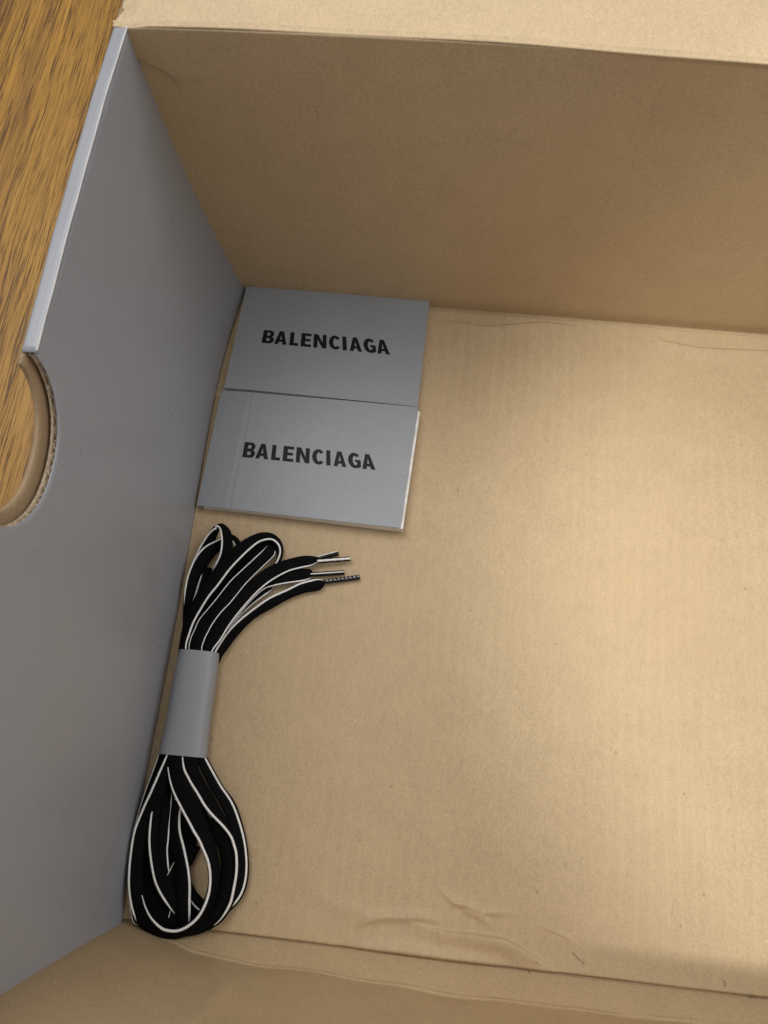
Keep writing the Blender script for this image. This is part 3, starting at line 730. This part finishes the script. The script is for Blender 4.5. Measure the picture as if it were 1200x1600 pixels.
L1B = [(287, 1165), (282, 1181), (271, 1209), (258, 1238), (244, 1270), (232, 1300), (226, 1335), (224, 1370), (225, 1394), (230, 1415), (236, 1430), (242, 1440)]
strand(L1A, L1B, [12, 12, 11.5, 11, 10, 9.5, 9, 8.5, 7.5, 6, 5, 4], [12, 11, 9, 8, 7, 7, 6, 6, 6, 5, 4, 3], cord=.00058)
L0A = [(252, 1165), (248, 1178), (238, 1204), (226, 1236), (216, 1269), (208, 1300), (203, 1340), (201.5, 1380), (202.5, 1410), (207, 1436), (214, 1442)]
strand(L0A, shift(L0A, 22, 3), [9, 8, 7, 6, 5, 5, 4, 4, 4, 4, 4], [8, 7, 4, 3, 3, 3, 3, 3, 3, 3, 3], cord=.0003)
X1A = [(292, 1310), (283, 1328), (272, 1346), (264, 1361), (256, 1376), (251, 1386)]
strand(X1A, shift(X1A, 20, 17), [5, 5, 5, 5, 5, 4], [4, 4, 4, 4, 4, 3], cord=.00024, thick=.0013, cord_range=(.3, 1))
X2A = [(312, 1300), (305, 1318), (298, 1342), (288, 1372), (276, 1396), (262, 1416)]
strand(X2A, shift(X2A, -14, -6), [3.2] * 6, [2.5] * 6, cord=.00034, thick=.0012, cord_range=(.22, .6))
X3A = [(282, 1380), (306, 1420), (318, 1436)]
strand([(280, 1370), (292, 1398), (305, 1416), (320, 1428)], [(292, 1360), (303, 1386), (315, 1402), (330, 1414)], [3.5] * 4, [3] * 4, cord=.0005, thick=.0012)
X4 = [(288, 1360), (272, 1400), (266, 1424), (262, 1440)]
strand(X4, shift(X4, 10, 2), [3.4] * 4, [3] * 4, cord=.00028, thick=.0012)

# --- strands deep in the bundle
def deep(A, B, z=2.6): strand(A, B, [z], [z - .4], cord=0, thick=.0013, n=70)
deep([(300, 1010), (312, 972), (332, 940), (358, 906), (385, 876), (408, 856), (422, 850)], [(316, 1012), (334, 980), (354, 950), (380, 915), (402, 892), (424, 870), (432, 862)], 4)
deep([(290, 1010), (304, 962), (326, 925), (352, 890), (380, 858), (404, 842), (420, 840)], [(304, 1010), (318, 966), (338, 932), (362, 902), (390, 872), (412, 852), (424, 848)], 5)
deep([(288, 1010), (290, 980), (297, 955), (306, 935)], [(300, 1010), (306, 985), (312, 965), (318, 945)], 3)
deep([(318, 1020), (338, 985), (362, 952), (392, 918), (414, 902)], [(336, 1020), (356, 985), (380, 955), (408, 926), (424, 914)], 3)
deep([(262, 1176), (246, 1215), (226, 1260), (215, 1300), (210, 1340), (212, 1380), (222, 1412), (240, 1434), (262, 1446)], [(282, 1176), (266, 1220), (250, 1265), (241, 1300), (236, 1340), (238, 1372), (248, 1396), (262, 1414), (280, 1424)], 2.6)
deep([(270, 1190), (258, 1230), (250, 1270), (247, 1310), (246, 1345), (252, 1380), (262, 1410), (276, 1436)], [(288, 1190), (280, 1235), (274, 1270), (272, 1310), (272, 1345), (277, 1375), (288, 1400), (298, 1420)], 3.2)
deep([(284, 1240), (297, 1280), (307, 1312), (301, 1336), (297, 1360), (298, 1400), (306, 1425)], [(266, 1240), (275, 1280), (283, 1312), (281, 1340), (276, 1365), (276, 1405), (284, 1430)], 3.4)
deep([(222, 1400), (236, 1425), (256, 1440), (280, 1446), (304, 1436), (318, 1412)], [(240, 1385), (250, 1404), (264, 1418), (282, 1422), (298, 1414), (306, 1398)], 2.4)
deep([(238, 1434), (262, 1447), (290, 1447), (308, 1434)], [(246, 1418), (264, 1428), (286, 1428), (300, 1418)], 3.2)
deep([(390, 866), (408, 851), (420, 847), (431, 853)], [(402, 884), (418, 870), (426, 864), (432, 868)], 4.6)
deep([(300, 1190), (318, 1225), (336, 1260), (352, 1290), (362, 1320)], [(288, 1195), (300, 1230), (316, 1265), (332, 1295), (344, 1325)], 3)

# ------------------------------------------------------------------ paper band
PB_A = uz(312, 1019, .007); PB_B = uz(286, 1181, .007)
axis = PB_B - PB_A; L = np.linalg.norm(axis); ax = axis / L
side = np.cross(ax, [0, 0, 1.0]); side /= np.linalg.norm(side)
def bandring(c, wscale, grow=0.0):
    out = []
    for k in range(48):
        t = 2 * math.pi * k / 48; ct, st = math.cos(t), math.sin(t); p = 3.0
        out.append(c + side * (wscale + grow) * abs(ct) ** (2 / p) * np.sign(ct) + np.array([0, 0, 1.0]) * (.0070 + grow) * abs(st) ** (2 / 2.2) * np.sign(st))
    return out
vv, ff = [], []; n = 48; rows = 14
for g in (0, 1):
    for i in range(rows):
        t = i / (rows - 1); c = PB_A + axis * t; c = c.copy(); c[2] = .0074
        w0 = .0097 + (.0112 - .0097) * t + .0002 * math.sin(t * 7)
        vv += bandring(c, w0, -.00028 * g)
R_ = rows * n
for i in range(rows - 1):
    for k in range(n):
        a, b, c_, d_ = i*n + k, i*n + (k+1) % n, (i+1)*n + (k+1) % n, (i+1)*n + k
        ff.append((a, b, c_, d_)); ff.append((a + R_, d_ + R_, c_ + R_, b + R_))
for k in range(n):
    a, b = k, (k+1) % n; ff.append((b, a, a + R_, b + R_))
    a, b = (rows-1)*n + k, (rows-1)*n + (k+1) % n; ff.append((a, b, b + R_, a + R_))
pb = mesh_obj('paper_band', vv, ff, M_band, None)
bm = bmesh.new(); bm.from_mesh(pb.data); bmesh.ops.recalc_face_normals(bm, faces=bm.faces)
for e in bm.edges: e.smooth = e.calc_face_angle(0) < .7
bm.to_mesh(pb.data); bm.free()
tag(pb, 'plain grey paper band wrapped round the middle of the black laces', 'paper band')
